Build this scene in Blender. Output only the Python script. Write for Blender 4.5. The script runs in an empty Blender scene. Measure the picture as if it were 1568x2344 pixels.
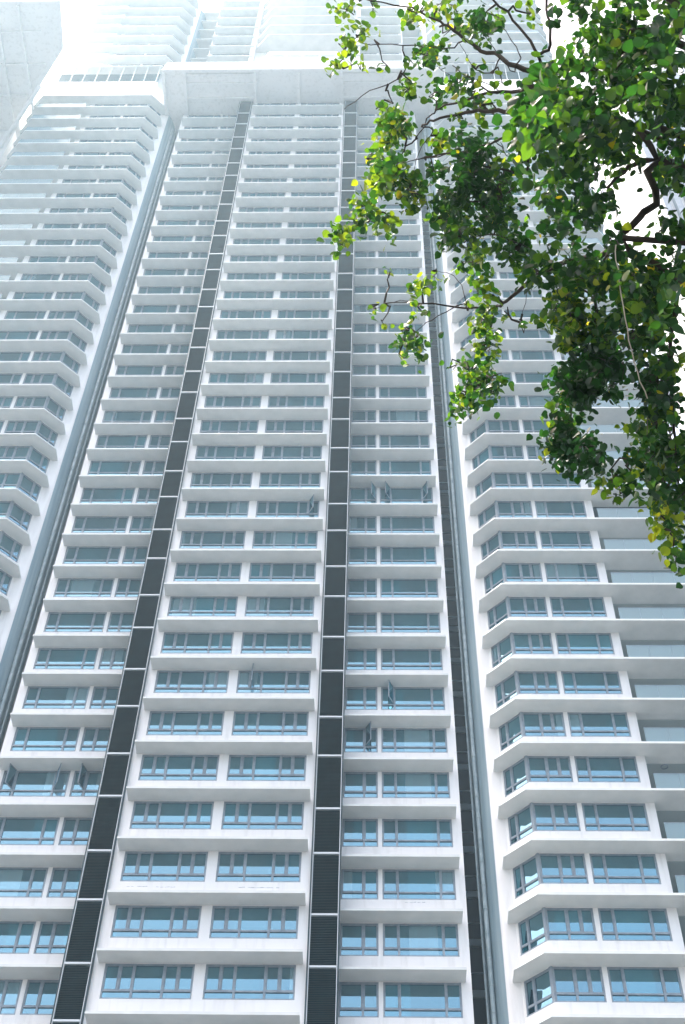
import bpy, math, random
import numpy as np
from mathutils import Vector, Matrix

# ------------------------------------------------------------------ camera, world, sun
C = bpy.context.scene.collection
scene = bpy.context.scene
F = 3255.0                      # focal length for a picture 2344 units high (a 50 mm lens)
_v = Vector((68.0, 2420.0, -F)).normalized()
_h = Vector((1.0, 0.0, 68.0 / F)); _h = (_h - _v * _h.dot(_v)).normalized()
_y = _v.cross(_h)
ROT = Matrix((_h, _y, _v))      # camera axes -> world axes
EYE = Vector((0, 0, 1.6))
cam_data = bpy.data.cameras.new("camera")
cam = bpy.data.objects.new("camera", cam_data)
C.objects.link(cam)
cam_data.sensor_fit = 'VERTICAL'; cam_data.sensor_height = 36.0; cam_data.sensor_width = 24.0
cam_data.lens = F / 2344.0 * 36.0
cam_data.clip_start = 0.1; cam_data.clip_end = 3000
cam.matrix_world = Matrix.Translation(EYE) @ ROT.to_4x4()
scene.camera = cam

SUN_DIR = Vector((-0.33, -0.036, 0.943)).normalized()   # towards the sun: high, to the left, a little in front
world = bpy.data.worlds.new("World"); scene.world = world
world.use_nodes = True
wn = world.node_tree.nodes; wl = world.node_tree.links
bg = wn["Background"]
sky = wn.new("ShaderNodeTexSky"); sky.sky_type = 'NISHITA'; sky.sun_disc = False
sky.sun_elevation = math.asin(SUN_DIR.z)
sky.sun_rotation = math.atan2(SUN_DIR.x, SUN_DIR.y)
sky.dust_density = 4.0; sky.air_density = 1.0; sky.ozone_density = 1.0
wb = wn.new("ShaderNodeMix"); wb.data_type = 'RGBA'; wb.blend_type = 'MULTIPLY'; wb.inputs[0].default_value = 1.0
wb.inputs[7].default_value = (1.30, 1.09, 0.92, 1)          # white balance of the sky light
wl.new(sky.outputs[0], wb.inputs[6]); wl.new(wb.outputs[2], bg.inputs[0]); bg.inputs[1].default_value = 0.15
sd = bpy.data.lights.new("sun", 'SUN'); sd.energy = 3.1; sd.angle = math.radians(0.5); sd.color = (1.0, 0.96, 0.9)
sun = bpy.data.objects.new("sun", sd); C.objects.link(sun)
sun.rotation_euler = (-SUN_DIR).to_track_quat('-Z', 'Y').to_euler()
scene.view_settings.view_transform = 'Standard'; scene.view_settings.look = 'None'
scene.view_settings.exposure = 1.9; scene.view_settings.gamma = 1.0
scene.view_settings.use_curve_mapping = False
scene.cycles.max_bounces = 8; scene.cycles.volume_bounces = 1
scene.cycles.transparent_max_bounces = 8

# ------------------------------------------------------------------ materials
def mat(name, col, rough=0.6, spec=0.5, metal=0.0, build=None):
    m = bpy.data.materials.new(name); m.use_nodes = True
    nt = m.node_tree; b = nt.nodes["Principled BSDF"]
    b.inputs["Base Color"].default_value = (*col, 1); b.inputs["Roughness"].default_value = rough
    b.inputs["Specular IOR Level"].default_value = spec; b.inputs["Metallic"].default_value = metal
    if build: build(nt, b)
    return m

def noise_color(nt, b, c1, c2, scale, mapping=(1, 1, 1), lo=0.35, hi=0.7, detail=4, socket="Base Color"):
    n = nt.nodes; l = nt.links
    tc = n.new("ShaderNodeTexCoord"); mp = n.new("ShaderNodeMapping"); mp.inputs["Scale"].default_value = mapping
    nz = n.new("ShaderNodeTexNoise"); nz.inputs["Scale"].default_value = scale; nz.inputs["Detail"].default_value = detail
    cr = n.new("ShaderNodeValToRGB")
    cr.color_ramp.elements[0].position = lo; cr.color_ramp.elements[0].color = (*c1, 1)
    cr.color_ramp.elements[1].position = hi; cr.color_ramp.elements[1].color = (*c2, 1)
    l.new(tc.outputs["Object"], mp.inputs[0]); l.new(mp.outputs[0], nz.inputs[0]); l.new(nz.outputs[0], cr.inputs[0])
    if socket: l.new(cr.outputs[0], b.inputs[socket])
    return cr, nz

def paint_build(nt, b):
    n = nt.nodes; l = nt.links
    cr, nz = noise_color(nt, b, (0.71, 0.705, 0.70), (0.77, 0.765, 0.76), 0.35, lo=0.3, hi=0.75)
    # rain streaks running down the paint
    cr2, nz2 = noise_color(nt, b, (0.86, 0.86, 0.85), (1, 1, 1), 1.0, mapping=(3.2, 3.2, 0.35), lo=0.30, hi=0.48, socket=None)
    mx = n.new("ShaderNodeMix"); mx.data_type = 'RGBA'; mx.blend_type = 'MULTIPLY'; mx.inputs[0].default_value = 0.8
    l.new(cr.outputs[0], mx.inputs[6]); l.new(cr2.outputs[0], mx.inputs[7]); l.new(mx.outputs[2], b.inputs["Base Color"])
    bp = n.new("ShaderNodeBump"); bp.inputs["Strength"].default_value = 0.12; bp.inputs["Distance"].default_value = 0.01
    nz3 = n.new("ShaderNodeTexNoise"); nz3.inputs["Scale"].default_value = 25
    l.new(nz3.outputs[0], bp.inputs["Height"]); l.new(bp.outputs[0], b.inputs["Normal"])
M_paint = mat("white_paint", (0.8, 0.8, 0.8), 0.7, 0.3, build=paint_build)
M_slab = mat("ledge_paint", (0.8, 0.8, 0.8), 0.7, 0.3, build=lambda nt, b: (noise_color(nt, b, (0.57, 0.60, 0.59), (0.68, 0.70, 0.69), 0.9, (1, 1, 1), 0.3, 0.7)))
M_frame = mat("window_frame_metal", (0.2, 0.24, 0.28), 0.45, 0.5, build=lambda nt, b: noise_color(nt, b, (0.17, 0.21, 0.25), (0.25, 0.29, 0.33), 3.0))
M_louver = mat("louver_metal", (0.003, 0.03, 0.04), 0.5, 0.35, build=lambda nt, b: noise_color(nt, b, (0.005, 0.028, 0.038), (0.011, 0.050, 0.064), 1.2))
M_rail = mat("pale_trim_metal", (0.5, 0.55, 0.58), 0.45, 0.5)
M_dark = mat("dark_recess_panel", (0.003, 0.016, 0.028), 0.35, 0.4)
M_beam = mat("recess_beam_paint", (0.4, 0.52, 0.58), 0.6, 0.3)
M_pipe = mat("drainpipe_metal", (0.26, 0.33, 0.35), 0.45, 0.5, build=lambda nt, b: noise_color(nt, b, (0.2, 0.27, 0.29), (0.33, 0.4, 0.42), 2.0))
M_conc = mat("ground_concrete", (0.08, 0.08, 0.08), 0.85, 0.2, build=lambda nt, b: noise_color(nt, b, (0.06, 0.065, 0.07), (0.09, 0.095, 0.10), 0.6))
M_gap_shade = mat("gap_shade_tone", (0.2, 0.28, 0.31), 0.6, 0.3, build=lambda nt, b: noise_color(nt, b, (0.15, 0.23, 0.27), (0.27, 0.35, 0.38), 0.7, (4, 4, 0.15), 0.3, 0.7))  # grey-blue puts the gap's shade into the colour of the rounded wall
M_screen = mat("screen_panel_white", (0.85, 0.86, 0.86), 0.35, 0.5)
M_bark = mat("bark", (0.05, 0.04, 0.03), 0.85, 0.2, build=lambda nt, b: noise_color(nt, b, (0.022, 0.018, 0.014), (0.075, 0.06, 0.048), 9.0, (1, 1, 0.3)))
M_board_shade = mat("ceiling_board_shade_tone", (0.33, 0.38, 0.38), 0.7, 0.2)  # ceiling boards, darkened to stand for the shade deep in the balcony
M_bounce_cut = mat("bounce_cut_sheet", (0.10, 0.10, 0.10), 0.9, 0.2)  # for dark sheets added on the roofs to cut sunlight bouncing upward
M_root = mat("dry_vine", (0.45, 0.4, 0.33), 0.8, 0.2)

def glass_mat(name, c_dark, c_light, refl, tint, curtains=True):
    m = bpy.data.materials.new(name); m.use_nodes = True
    nt = m.node_tree; n = nt.nodes; l = nt.links
    b = n["Principled BSDF"]; out = n["Material Output"]
    b.inputs["Roughness"].default_value = 0.5; b.inputs["Specular IOR Level"].default_value = 0.0
    cr, nz = noise_color(nt, b, c_dark, c_light, 1.0, (1, 1, 0.02) if not curtains else (8, 8, 0.15), 0.35, 0.72, 2)
    # every flat has its own curtains, blinds or dark room: one random value per pane-sized cell
    tc = n.new("ShaderNodeTexCoord"); ge = n.new("ShaderNodeNewGeometry")
    of = n.new("ShaderNodeVectorMath"); of.operation = 'SUBTRACT'; of.inputs[1].default_value = (-7.45, 0, 36.2)
    sn = n.new("ShaderNodeVectorMath"); sn.operation = 'SNAP'; sn.inputs[1].default_value = (1.303, 60, 3.1)
    wh = n.new("ShaderNodeTexWhiteNoise"); wh.noise_dimensions = '3D'
    l.new(ge.outputs["Position"], of.inputs[0]); l.new(of.outputs[0], sn.inputs[0]); l.new(sn.outputs[0], wh.inputs[0])
    rp = n.new("ShaderNodeValToRGB"); rp.color_ramp.interpolation = 'CONSTANT'; ee = rp.color_ramp.elements
    ee[0].position = 0.0; ee[0].color = (*c_dark, 1); ee[1].position = 0.32; ee[1].color = tuple(0.5*(p+q) for p, q in zip(c_dark, c_light)) + (1,)
    for p_, c_ in ((0.55, c_light), (0.80, tuple(2.4*q for q in c_light)), (0.93, (0.20, 0.28, 0.30) if curtains else c_light)):
        x_ = ee.new(p_); x_.color = (*c_, 1)
    l.new(wh.outputs["Value"], rp.inputs[0])
    mx = n.new("ShaderNodeMix"); mx.data_type = 'RGBA'; mx.inputs[0].default_value = 0.42
    l.new(rp.outputs[0], mx.inputs[6]); l.new(cr.outputs[0], mx.inputs[7]); l.new(mx.outputs[2], b.inputs["Base Color"])
    g = n.new("ShaderNodeBsdfGlossy"); g.inputs["Roughness"].default_value = 0.015; g.inputs["Color"].default_value = (*tint, 1)
    bp = n.new("ShaderNodeBump"); bp.inputs["Strength"].default_value = 0.03; bp.inputs["Distance"].default_value = 0.02
    nz3 = n.new("ShaderNodeTexNoise"); nz3.inputs["Scale"].default_value = 1.3; nz3.inputs["Detail"].default_value = 1
    l.new(tc.outputs["Object"], nz3.inputs[0]); l.new(nz3.outputs[0], bp.inputs["Height"]); l.new(bp.outputs[0], g.inputs["Normal"])
    ms = n.new("ShaderNodeMixShader"); fr = n.new("ShaderNodeFresnel"); fr.inputs[0].default_value = 1.5
    ad = n.new("ShaderNodeMath"); ad.operation = 'ADD'; ad.use_clamp = True; ad.inputs[1].default_value = refl
    l.new(fr.outputs[0], ad.inputs[0]); l.new(ad.outputs[0], ms.inputs[0])
    l.new(b.outputs[0], ms.inputs[1]); l.new(g.outputs[0], ms.inputs[2]); l.new(ms.outputs[0], out.inputs[0])
    return m
M_glass = glass_mat("window_glass", (0.0002, 0.005, 0.009), (0.0005, 0.048, 0.064), 0.28, (0.46, 0.82, 0.97))
M_door = glass_mat("balcony_glass", (0.008, 0.02, 0.025), (0.02, 0.05, 0.06), 0.10, (0.85, 0.95, 1.0), False)
def balu():
    m = bpy.data.materials.new("balustrade_glass"); m.use_nodes = True
    nt = m.node_tree; n = nt.nodes; l = nt.links; b = n["Principled BSDF"]; out = n["Material Output"]
    b.inputs["Base Color"].default_value = (0.26, 0.36, 0.40, 1); b.inputs["Roughness"].default_value = 0.5
    t = n.new("ShaderNodeBsdfTransparent"); t.inputs[0].default_value = (0.72, 0.9, 0.93, 1)
    g = n.new("ShaderNodeBsdfGlossy"); g.inputs["Roughness"].default_value = 0.02; g.inputs[0].default_value = (0.8, 0.95, 1, 1)
    m1 = n.new("ShaderNodeMixShader"); m1.inputs[0].default_value = 0.45; m2 = n.new("ShaderNodeMixShader"); m2.inputs[0].default_value = 0.025
    l.new(t.outputs[0], m1.inputs[1]); l.new(b.outputs[0], m1.inputs[2]); l.new(m1.outputs[0], m2.inputs[1]); l.new(g.outputs[0], m2.inputs[2])
    l.new(m2.outputs[0], out.inputs[0]); return m
M_balu = balu()

def leaf_mat():
    m = bpy.data.materials.new("leaf"); m.use_nodes = True
    nt = m.node_tree; n = nt.nodes; l = nt.links; b = n["Principled BSDF"]; out = n["Material Output"]
    at = n.new("ShaderNodeAttribute"); at.attribute_name = "tone"
    cr = n.new("ShaderNodeValToRGB"); e = cr.color_ramp.elements  # dark-to-bright greens: shaded and sunlit leaves put into the colour
    e[0].position = 0.0; e[0].color = (0.004, 0.022, 0.010, 1)
    e[1].position = 1.0; e[1].color = (0.30, 0.25, 0.02, 1)
    for p, c in ((0.45, (0.010, 0.048, 0.012, 1)), (0.72, (0.05, 0.115, 0.012, 1)), (0.94, (0.16, 0.21, 0.016, 1))):
        x = e.new(p); x.color = c
    l.new(at.outputs["Fac"], cr.inputs[0]); l.new(cr.outputs[0], b.inputs["Base Color"])
    b.inputs["Roughness"].default_value = 0.42; b.inputs["Specular IOR Level"].default_value = 0.35
    tr = n.new("ShaderNodeBsdfTranslucent")
    g = n.new("ShaderNodeMix"); g.data_type = 'RGBA'; g.blend_type = 'MULTIPLY'; g.inputs[0].default_value = 1.0
    g.inputs[7].default_value = (2.5, 2.3, 0.7, 1)
    l.new(cr.outputs[0], g.inputs[6]); l.new(g.outputs[2], tr.inputs[0])
    ms = n.new("ShaderNodeMixShader"); ms.inputs[0].default_value = 0.52
    l.new(b.outputs[0], ms.inputs[1]); l.new(tr.outputs[0], ms.inputs[2]); l.new(ms.outputs[0], out.inputs[0])
    return m
M_leaf = leaf_mat()

# ------------------------------------------------------------------ mesh helpers
class MB:
    def __init__(self): self.v = []; self.f = []; self.m = []
    def add(self, vs, fs, mi=0):
        k = len(self.v); self.v += [tuple(p) for p in vs]
        self.f += [tuple(i + k for i in f) for f in fs]; self.m += [mi] * len(fs); return self
    def box(self, x0, x1, y0, y1, z0, z1, mi=0):
        if x0 > x1: x0, x1 = x1, x0
        v = [(x0,y0,z0),(x1,y0,z0),(x1,y1,z0),(x0,y1,z0),(x0,y0,z1),(x1,y0,z1),(x1,y1,z1),(x0,y1,z1)]
        return self.add(v, [(3,2,1,0),(4,5,6,7),(0,1,5,4),(1,2,6,5),(2,3,7,6),(3,0,4,7)], mi)
    def prism(self, poly, z0, z1, mi=0):
        a = sum(poly[i][0]*poly[(i+1)%len(poly)][1]-poly[(i+1)%len(poly)][0]*poly[i][1] for i in range(len(poly)))
        if a < 0: poly = poly[::-1]
        n = len(poly)
        v = [(x,y,z0) for x,y in poly] + [(x,y,z1) for x,y in poly]
        return self.add(v, [tuple(range(n-1,-1,-1)), tuple(range(n,2*n))] + [(i,(i+1)%n,n+(i+1)%n,n+i) for i in range(n)], mi)
    def rod(self, p, q, r0, r1=None, seg=8, mi=0):
        return self.tube([p, q], [r0, r0 if r1 is None else r1], seg, mi)
    def tube(self, pts, rad, seg=8, mi=0):
        pts = [Vector(p) for p in pts]; k = len(self.v); n = len(pts)
        prev = None
        for i, p in enumerate(pts):
            d = (pts[min(i+1,n-1)] - pts[max(i-1,0)]).normalized()
            if prev is None:
                u = d.orthogonal().normalized()
            else:
                u = (prev - d * prev.dot(d)).normalized()
            prev = u; w = d.cross(u)
            for j in range(seg):
                a = 2*math.pi*j/seg
                self.v.append(tuple(p + (u*math.cos(a) + w*math.sin(a)) * rad[i]))
        for i in range(n-1):
            for j in range(seg):
                self.f.append((k+i*seg+j, k+i*seg+(j+1)%seg, k+(i+1)*seg+(j+1)%seg, k+(i+1)*seg+j)); self.m.append(mi)
        self.f.append(tuple(k+j for j in range(seg-1,-1,-1))); self.m.append(mi)
        self.f.append(tuple(k+(n-1)*seg+j for j in range(seg))); self.m.append(mi)
        return self
    def merge(self, o, loc=(0,0,0), rz=0.0, mshift=0):
        c, s = math.cos(rz), math.sin(rz)
        return self.add_shift([(loc[0]+c*x-s*y, loc[1]+s*x+c*y, loc[2]+z) for x,y,z in o.v], o.f, o.m, mshift)
    def add_shift(self, vs, fs, ms, mshift):
        k = len(self.v); self.v += vs; self.f += [tuple(i+k for i in f) for f in fs]; self.m += [m+mshift for m in ms]; return self
    def mesh(self, name, mats, smooth=False):
        me = bpy.data.meshes.new(name); me.from_pydata(self.v, [], self.f)
        for m in (mats if isinstance(mats, (list, tuple)) else [mats]): me.materials.append(m)
        me.polygons.foreach_set("material_index", self.m)
        if smooth: me.polygons.foreach_set("use_smooth", [True]*len(self.f))
        me.update(); return me

def obj(name, me, parent=None, loc=(0,0,0), rz=0.0, kind=None):
    o = bpy.data.objects.new(name, me); C.objects.link(o)
    if parent: o.parent = parent
    o.location = loc; o.rotation_euler = (0, 0, rz)
    if kind: o['kind'] = kind
    return o
def thing(name, label, cat, loc=(0,0,0), group=None):
    o = bpy.data.objects.new(name, None); C.objects.link(o); o.location = loc
    o['label'] = label; o['category'] = cat
    if group: o['group'] = group
    return o

# ------------------------------------------------------------------ the setting: ground
gm = MB(); gm.add([(-700,-700,0),(700,-700,0),(700,700,0),(-700,700,0)], [(0,1,2,3)])
g = obj("ground", gm.mesh("ground", M_conc), kind='structure')
g['label'] = "pale concrete ground below the towers"

# ------------------------------------------------------------------ tower frame of reference
X0, D, Z0, S = -7.45, 51.62, 36.26, 3.1          # middle of the facade, ledge plane, level of floor 0, storey height
ORI = Vector((X0, D, 0))
def zf(n): return Z0 + S * n
SILL, WH = 1.32, 1.78
random.seed(4)

# ---- window types: frame mesh and pane mesh, origin at the lower left corner on the wall face
def window_meshes(name, w, low, up, mirror=False):
    if mirror: low = sorted(w - x for x in low); up = sorted(w - x for x in up)
    f = MB(); fw = 0.06; y0, y1 = 0.0, 0.11; lo = 0.43
    f.box(0, w, -0.03, y1, 0.0, 0.06)                      # cill
    f.box(0, w, y0, y1, WH-0.07, WH-0.004)
    f.box(0, fw, y0, y1, 0.06, WH-0.07); f.box(w-fw, w, y0, y1, 0.06, WH-0.07)
    main = [x for x in low]
    edges = [fw] + [x for x in main] + [w-fw]
    for x in main: f.box(x-0.05, x+0.05, -0.012, y1, 0.06, WH-0.07)
    for i in range(len(edges)-1):
        a = edges[i] + (0.05 if i else 0); b = edges[i+1] - (0.05 if i < len(edges)-2 else 0)
        f.box(a, b, y0+0.005, y1, lo-0.03, lo+0.05)
    for x in up:
        if all(abs(x-m) > 0.01 for m in main): f.box(x-0.04, x+0.04, y0-0.004, y1, lo+0.05, WH-0.07)
    # casement borders round the narrow upper lights
    ub = sorted([fw] + list(set(up + main)) + [w-fw])
    p = MB(); sash = []
    for i in range(len(ub)-1):
        a, b = ub[i], ub[i+1]
        if b - a < 1.15:
            a2 = a + (0.05 if i else 0); b2 = b - (0.05 if i < len(ub)-2 else 0)
            t = 0.035
            f.box(a2, a2+t, 0.012, y1, lo+0.05, WH-0.07); f.box(b2-t, b2, 0.012, y1, lo+0.05, WH-0.07)
            f.box(a2+t, b2-t, 0.012, y1, lo+0.05, lo+0.05+t); f.box(a2+t, b2-t, 0.012, y1, WH-0.07-t, WH-0.07)
            sash.append((a2, b2))
    p.add([(0.03,0.06,0.03),(w-0.03,0.06,0.03),(w-0.03,0.06,WH-0.03),(0.03,0.06,WH-0.03)], [(0,1,2,3)])
    return dict(name=name, w=w, f=f, p=p, fm=f.mesh(name, M_frame), pm=p.mesh("pane", M_glass), sash=sash, lo=lo)
WCw = 4.15 - 0.24
t3_ = WCw / 3
W_C = window_meshes("window_middle_bay", WCw, [t3_, 2*t3_], [t3_/2+0.03, t3_, 2*t3_, 2.5*t3_-0.03])
W_S2 = window_meshes("window_side_bay", 3.41, [0.72, 2.72], [])
W_S2m = window_meshes("window_side_bay_m", 3.41, [0.72, 2.72], [], True)
W_S1 = window_meshes("window_short", 1.73, [1.05], [])
W_S1m = window_meshes("window_short_m", 1.73, [1.05], [], True)
W_W1 = window_meshes("window_wing_inner", 2.15, [0.95], [0.95, 1.55])
W_W1m = window_meshes("window_wing_inner_m", 2.15, [0.95], [0.95, 1.55], True)
W_W2 = window_meshes("window_wing_outer", 3.08, [0.67, 2.3], [])
W_W2m = window_meshes("window_wing_outer_m", 3.08, [0.67, 2.3], [], True)
W_CH = window_meshes("window_chamfer", 1.50, [0.52], [])
W_CHm = window_meshes("window_chamfer_m", 1.50, [0.52], [], True)

def sash_mesh(w):
    m = MB(); h = WH - 0.07 - 0.41; t = 0.05
    m.box(0, w, -0.02, 0.02, 0, t); m.box(0, w, -0.02, 0.02, h-t, h)
    m.box(0, t, -0.02, 0.02, t, h-t); m.box(w-t, w, -0.02, 0.02, t, h-t)
    m.add([(t,0,t),(w-t,0,t),(w-t,0,h-t),(t,0,h-t)], [(0,1,2,3)], 1)
    return m
OPEN = {}    # (block, bay, floor, index) -> list of (sash number, hinge side, angle)

class Windows:
    """collects the windows of one building; the 100 that show largest become parts, the rest one part"""
    def __init__(self): self.items = []
    def put(self, t, x, y, z, rz=0.0, key=None): self.items.append((t, x, y, z, rz, key))
    def flush(self, root, off, cap=100):
        its = sorted(self.items, key=lambda i: (Vector((i[1],i[2],i[3])) + ORI - EYE).length)
        for t, x, y, z, rz, key in its[:cap]:
            o = obj("window", t['fm'], root, Vector((x,y,z)) - off, rz)
            obj("pane", t['pm'], o)
            for si, hinge, ang in OPEN.get(key, []):
                a, b = t['sash'][si]; w = b - a
                m = sash_mesh(w)
                if hinge == 'R': m.v = [(q[0]-w, q[1], q[2]) for q in m.v]
                obj("casement", m.mesh("casement", [M_frame, M_glass]), o, (b if hinge=='R' else a, -0.02, t['lo']+0.05),
                    math.radians(ang if hinge=='R' else -ang))
        rest = its[cap:]
        if rest:
            m = MB()
            for t, x, y, z, rz, key in rest:
                m.merge(t['f'], Vector((x,y,z))-off, rz, 0); m.merge(t['p'], Vector((x,y,z))-off, rz, 1)
            obj("upper_windows", m.mesh("upper_windows", [M_frame, M_glass]), root, kind='stuff')

class Repeats:
    def __init__(self, name, rest_name): self.n = name; self.r = rest_name; self.items = []
    def put(self, me, mb, mats, loc): self.items.append((me, mb, mats, loc))
    def flush(self, root, off, cap=100):
        its = sorted(self.items, key=lambda i: (Vector(i[3]) + ORI - EYE).length)
        out = [obj(self.n, me, root, Vector(loc)-off) for me, mb, mats, loc in its[:cap]]
        if its[cap:]:
            m = MB()
            for me, mb, mats, loc in its[cap:]: m.merge(mb, Vector(loc)-off)
            obj(self.r, m.mesh(self.r, its[cap][2]), root, kind='stuff')
        return out

NB, NT = -2, 33          # first and last storey modelled with windows
# ================================================================== CENTRAL TOWER
tower = thing("apartment_tower", "central white block with two dark louvre strips, three ledge bays and a flat roof", "tower", ORI)
off0 = Vector((0, 0, 0))
w = MB()
base = zf(NB) - 0.2
w.box(-11.8, 11.8, 2.22, 26, 0, zf(34)-0.004)                       # core behind the side bays
w.box(-5.9, 5.9, 1.02, 2.22, 0, zf(34)-0.004)                       # core behind the middle bay
w.box(-11.8, -5.98, 2.1, 2.22, 0, base); w.box(5.98, 11.8, 2.1, 2.22, 0, base)
w.box(-4.65, 4.65, 0.9, 1.02, 0, base)
for a, b in ((-4.65,-4.15), (-0.24,0.24), (4.15,4.65)): w.box(a, b, 0.9, 1.02, base, zf(34)-0.004)
for s in (-1, 1):
    for a, b in ((11.34,11.8), (7.73,7.93)): w.box(s*a, s*b, 2.1, 2.22, base, zf(34)-0.004)
for n in range(NB, NT+1):
    z = zf(n)
    for a, b in ((-4.15,-0.24), (0.24,4.15)): w.box(a, b, 0.9, 1.02, z-0.003, z+SILL)
    for s in (-1, 1):
        for a, b in ((7.93,11.34), (5.98,7.73)): w.box(s*a, s*b, 2.1, 2.22, z-0.003, z+SILL)
obj("wall", w.mesh("wall", M_paint), tower)
for x0, x1, n, dz in ((-3.8,-2.85,2,1.02), (-2.45,-1.5,2,1.0), (1.2,3.2,2,1.0), (8.9,9.9,2,1.15)):
    k_ = MB(); y_ = 0.897 if x1 < 5 else 2.097; q_ = 14; px_ = x0
    for i in range(q_):
        a = x0 + (x1-x0)*i/q_; b = x0 + (x1-x0)*(i+1)/q_ ; zz = zf(n) + dz + random.uniform(-.012,.012)
        if random.random() < 0.8: k_.box(a, b, y_, y_+0.01, zz, zz+random.uniform(.008,.028))
    obj("crack", k_.mesh("crack", M_frame), tower)

def ledge_mb(x0, x1, d, ends=0.0):
    m = MB(); m.box(x0, x1, 0.0, d, 0, 0.13)
    m.box(x0+0.04, x1-0.04, 0.05, d, 0.13, 0.16)
    return m
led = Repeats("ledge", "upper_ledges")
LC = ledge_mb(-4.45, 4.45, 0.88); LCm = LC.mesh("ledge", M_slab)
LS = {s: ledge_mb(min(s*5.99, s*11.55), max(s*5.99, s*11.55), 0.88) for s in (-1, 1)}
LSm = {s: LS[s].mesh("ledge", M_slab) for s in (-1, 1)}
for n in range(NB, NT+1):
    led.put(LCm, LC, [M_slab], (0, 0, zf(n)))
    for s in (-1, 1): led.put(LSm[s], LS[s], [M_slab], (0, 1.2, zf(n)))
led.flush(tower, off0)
brk = MB().box(-5.985, -5.93, 1.1, 1.5, -0.12, 0.30).mesh("bracket", M_frame)
for n in range(NB, NT): obj("bracket", brk, tower, (0, 0, zf(n)))

OPEN[('t','L2',4)] = [(0,'R',62), (1,'L',66)]
OPEN[('t','L1',4)] = [(0,'R',70)]
OPEN[('t','C2',6)] = [(1,'L',80)]
OPEN[('t','R1',5)] = [(1,'L',60)]
OPEN[('t','R2',6)] = [(0,'R',64)]
OPEN[('t','C2',11)] = [(3,'L',60)]
OPEN[('t','R1',12)] = [(1,'R',60)]
OPEN[('t','R2',12)] = [(0,'R',60), (1,'L',60)]
win = Windows()
for n in range(NB, NT+1):
    z = zf(n) + SILL
    win.put(W_C, -4.15, 0.93, z, 0, ('t','C1',n)); win.put(W_C, 0.24, 0.93, z, 0, ('t','C2',n))
    win.put(W_S2m, -11.34, 2.13, z, 0, ('t','L2',n)); win.put(W_S1m, -7.73, 2.13, z, 0, ('t','L1',n))
    win.put(W_S1, 6.0, 2.13, z, 0, ('t','R1',n)); win.put(W_S2, 7.93, 2.13, z, 0, ('t','R2',n))
win.flush(tower, off0)

# louvre strips: one slatted panel per storey between pale crossbars
def louver_mb(w_, h):
    m = MB(); m.box(0, w_, 0.09, 0.12, 0, h)
    k = int(h / 0.085); st = h / k
    for i in range(k):
        z = i*st
        m.add([(0.0,0.0,z+0.004),(w_,0.0,z+0.004),(w_,0.085,z+st*0.92),(0,0.085,z+st*0.92)], [(0,1,2,3)])
        m.add([(0.0,0.012,z+0.0),(w_,0.012,z+0.0),(w_,0.088,z+st*0.86),(0,0.088,z+st*0.86)], [(3,2,1,0)])
    return m
lm_cache = {}
for s in (-1, 1):
    x0, x1 = (-5.9, -4.72) if s < 0 else (4.70, 5.93)
    bx = MB()
    bx.box(x0, x1, 0.84, 2.3, 0, zf(34)-0.004)
    obj("louver_shaft", bx.mesh("louver_shaft", M_louver), tower)
    rl = MB()
    for xa in (x0-0.01, x1-0.02): rl.box(xa, xa+0.03, 0.67, 0.84, base, zf(34)-0.004)
    obj("edge_trim", rl.mesh("edge_trim", M_rail), tower)
    gd = MB()      # thin dark guide rails beside the pale trims
    gd.box(x0-0.09, x0-0.045, 0.72, 0.86, base, zf(34)-0.004); gd.box(x1+0.045, x1+0.08, 0.72, 0.86, base, zf(34)-0.004)
    obj("guide_rail", gd.mesh("guide_rail", M_louver), tower)
    zs = [zf(n) + (3.1*(-0.10 if n % 2 else -0.22) if s > 0 else 3.1*(0.02 if n % 2 == 0 else -0.07)) for n in range(NB, 35)]
    zs[-1] = zf(34) - 0.02
    for i in range(len(zs)-1):
        h = round(zs[i+1] - zs[i] - 0.1, 3)
        wd = round(x1 - x0 - 0.06, 3)
        if (wd, h) not in lm_cache: lm_cache[(wd,h)] = louver_mb(wd, h).mesh("louver_panel", M_louver)
        o = obj("louver_panel", lm_cache[(wd,h)], tower, (x0+0.03, 0.69, zs[i]+0.1))
        cb = lm_cache.setdefault(('c',wd), MB().box(0, wd, -0.03, 0.12, -0.1, 0).mesh("crossbar", M_rail))
        obj("crossbar", cb, o)

# flat overhanging roof
zc = zf(34)
cr = MB()
cr.prism([(-13.6,-2.2),(-13.2,-2.6),(13.2,-2.6),(13.6,-2.2),(13.6,12),(-13.6,12)], zc+0.16, zc+2.1)
cr.box(-13.6, 13.6, -2.597, -2.3, zc-0.10, zc+0.163)
obj("roof_slab", cr.mesh("roof_slab", M_paint), tower)
for x in (-13.45, -11.35, -4.35, 0.05, 4.4, 11.35, 13.4):
    b_ = MB().box(x-0.14, x+0.14, -2.297, 12, zc-0.28, zc+0.157); obj("roof_beam", b_.mesh("roof_beam", M_paint), tower)
for x0, x1 in ((-11.2,-4.5), (4.55,11.2)):
    b_ = MB().box(x0, x1, -1.2, -1.0, zc-0.06, zc+0.157); b_.box(x0, x1, -2.1, -1.98, zc-0.06, zc+0.157)
    b_.box(x0, x1, 0.35, 0.5, zc-0.06, zc+0.157)
    obj("soffit_rib", b_.mesh("soffit_rib", M_paint), tower)

dk = MB(); dk.box(-13.4, 13.4, -2.35, 2.0, zc+2.1, zc+2.12); obj("roof_bounce_sheet", dk.mesh("roof_bounce_sheet", M_bounce_cut), tower)  # unseen sheet added to stop the white roof lighting the upper soffits
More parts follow.
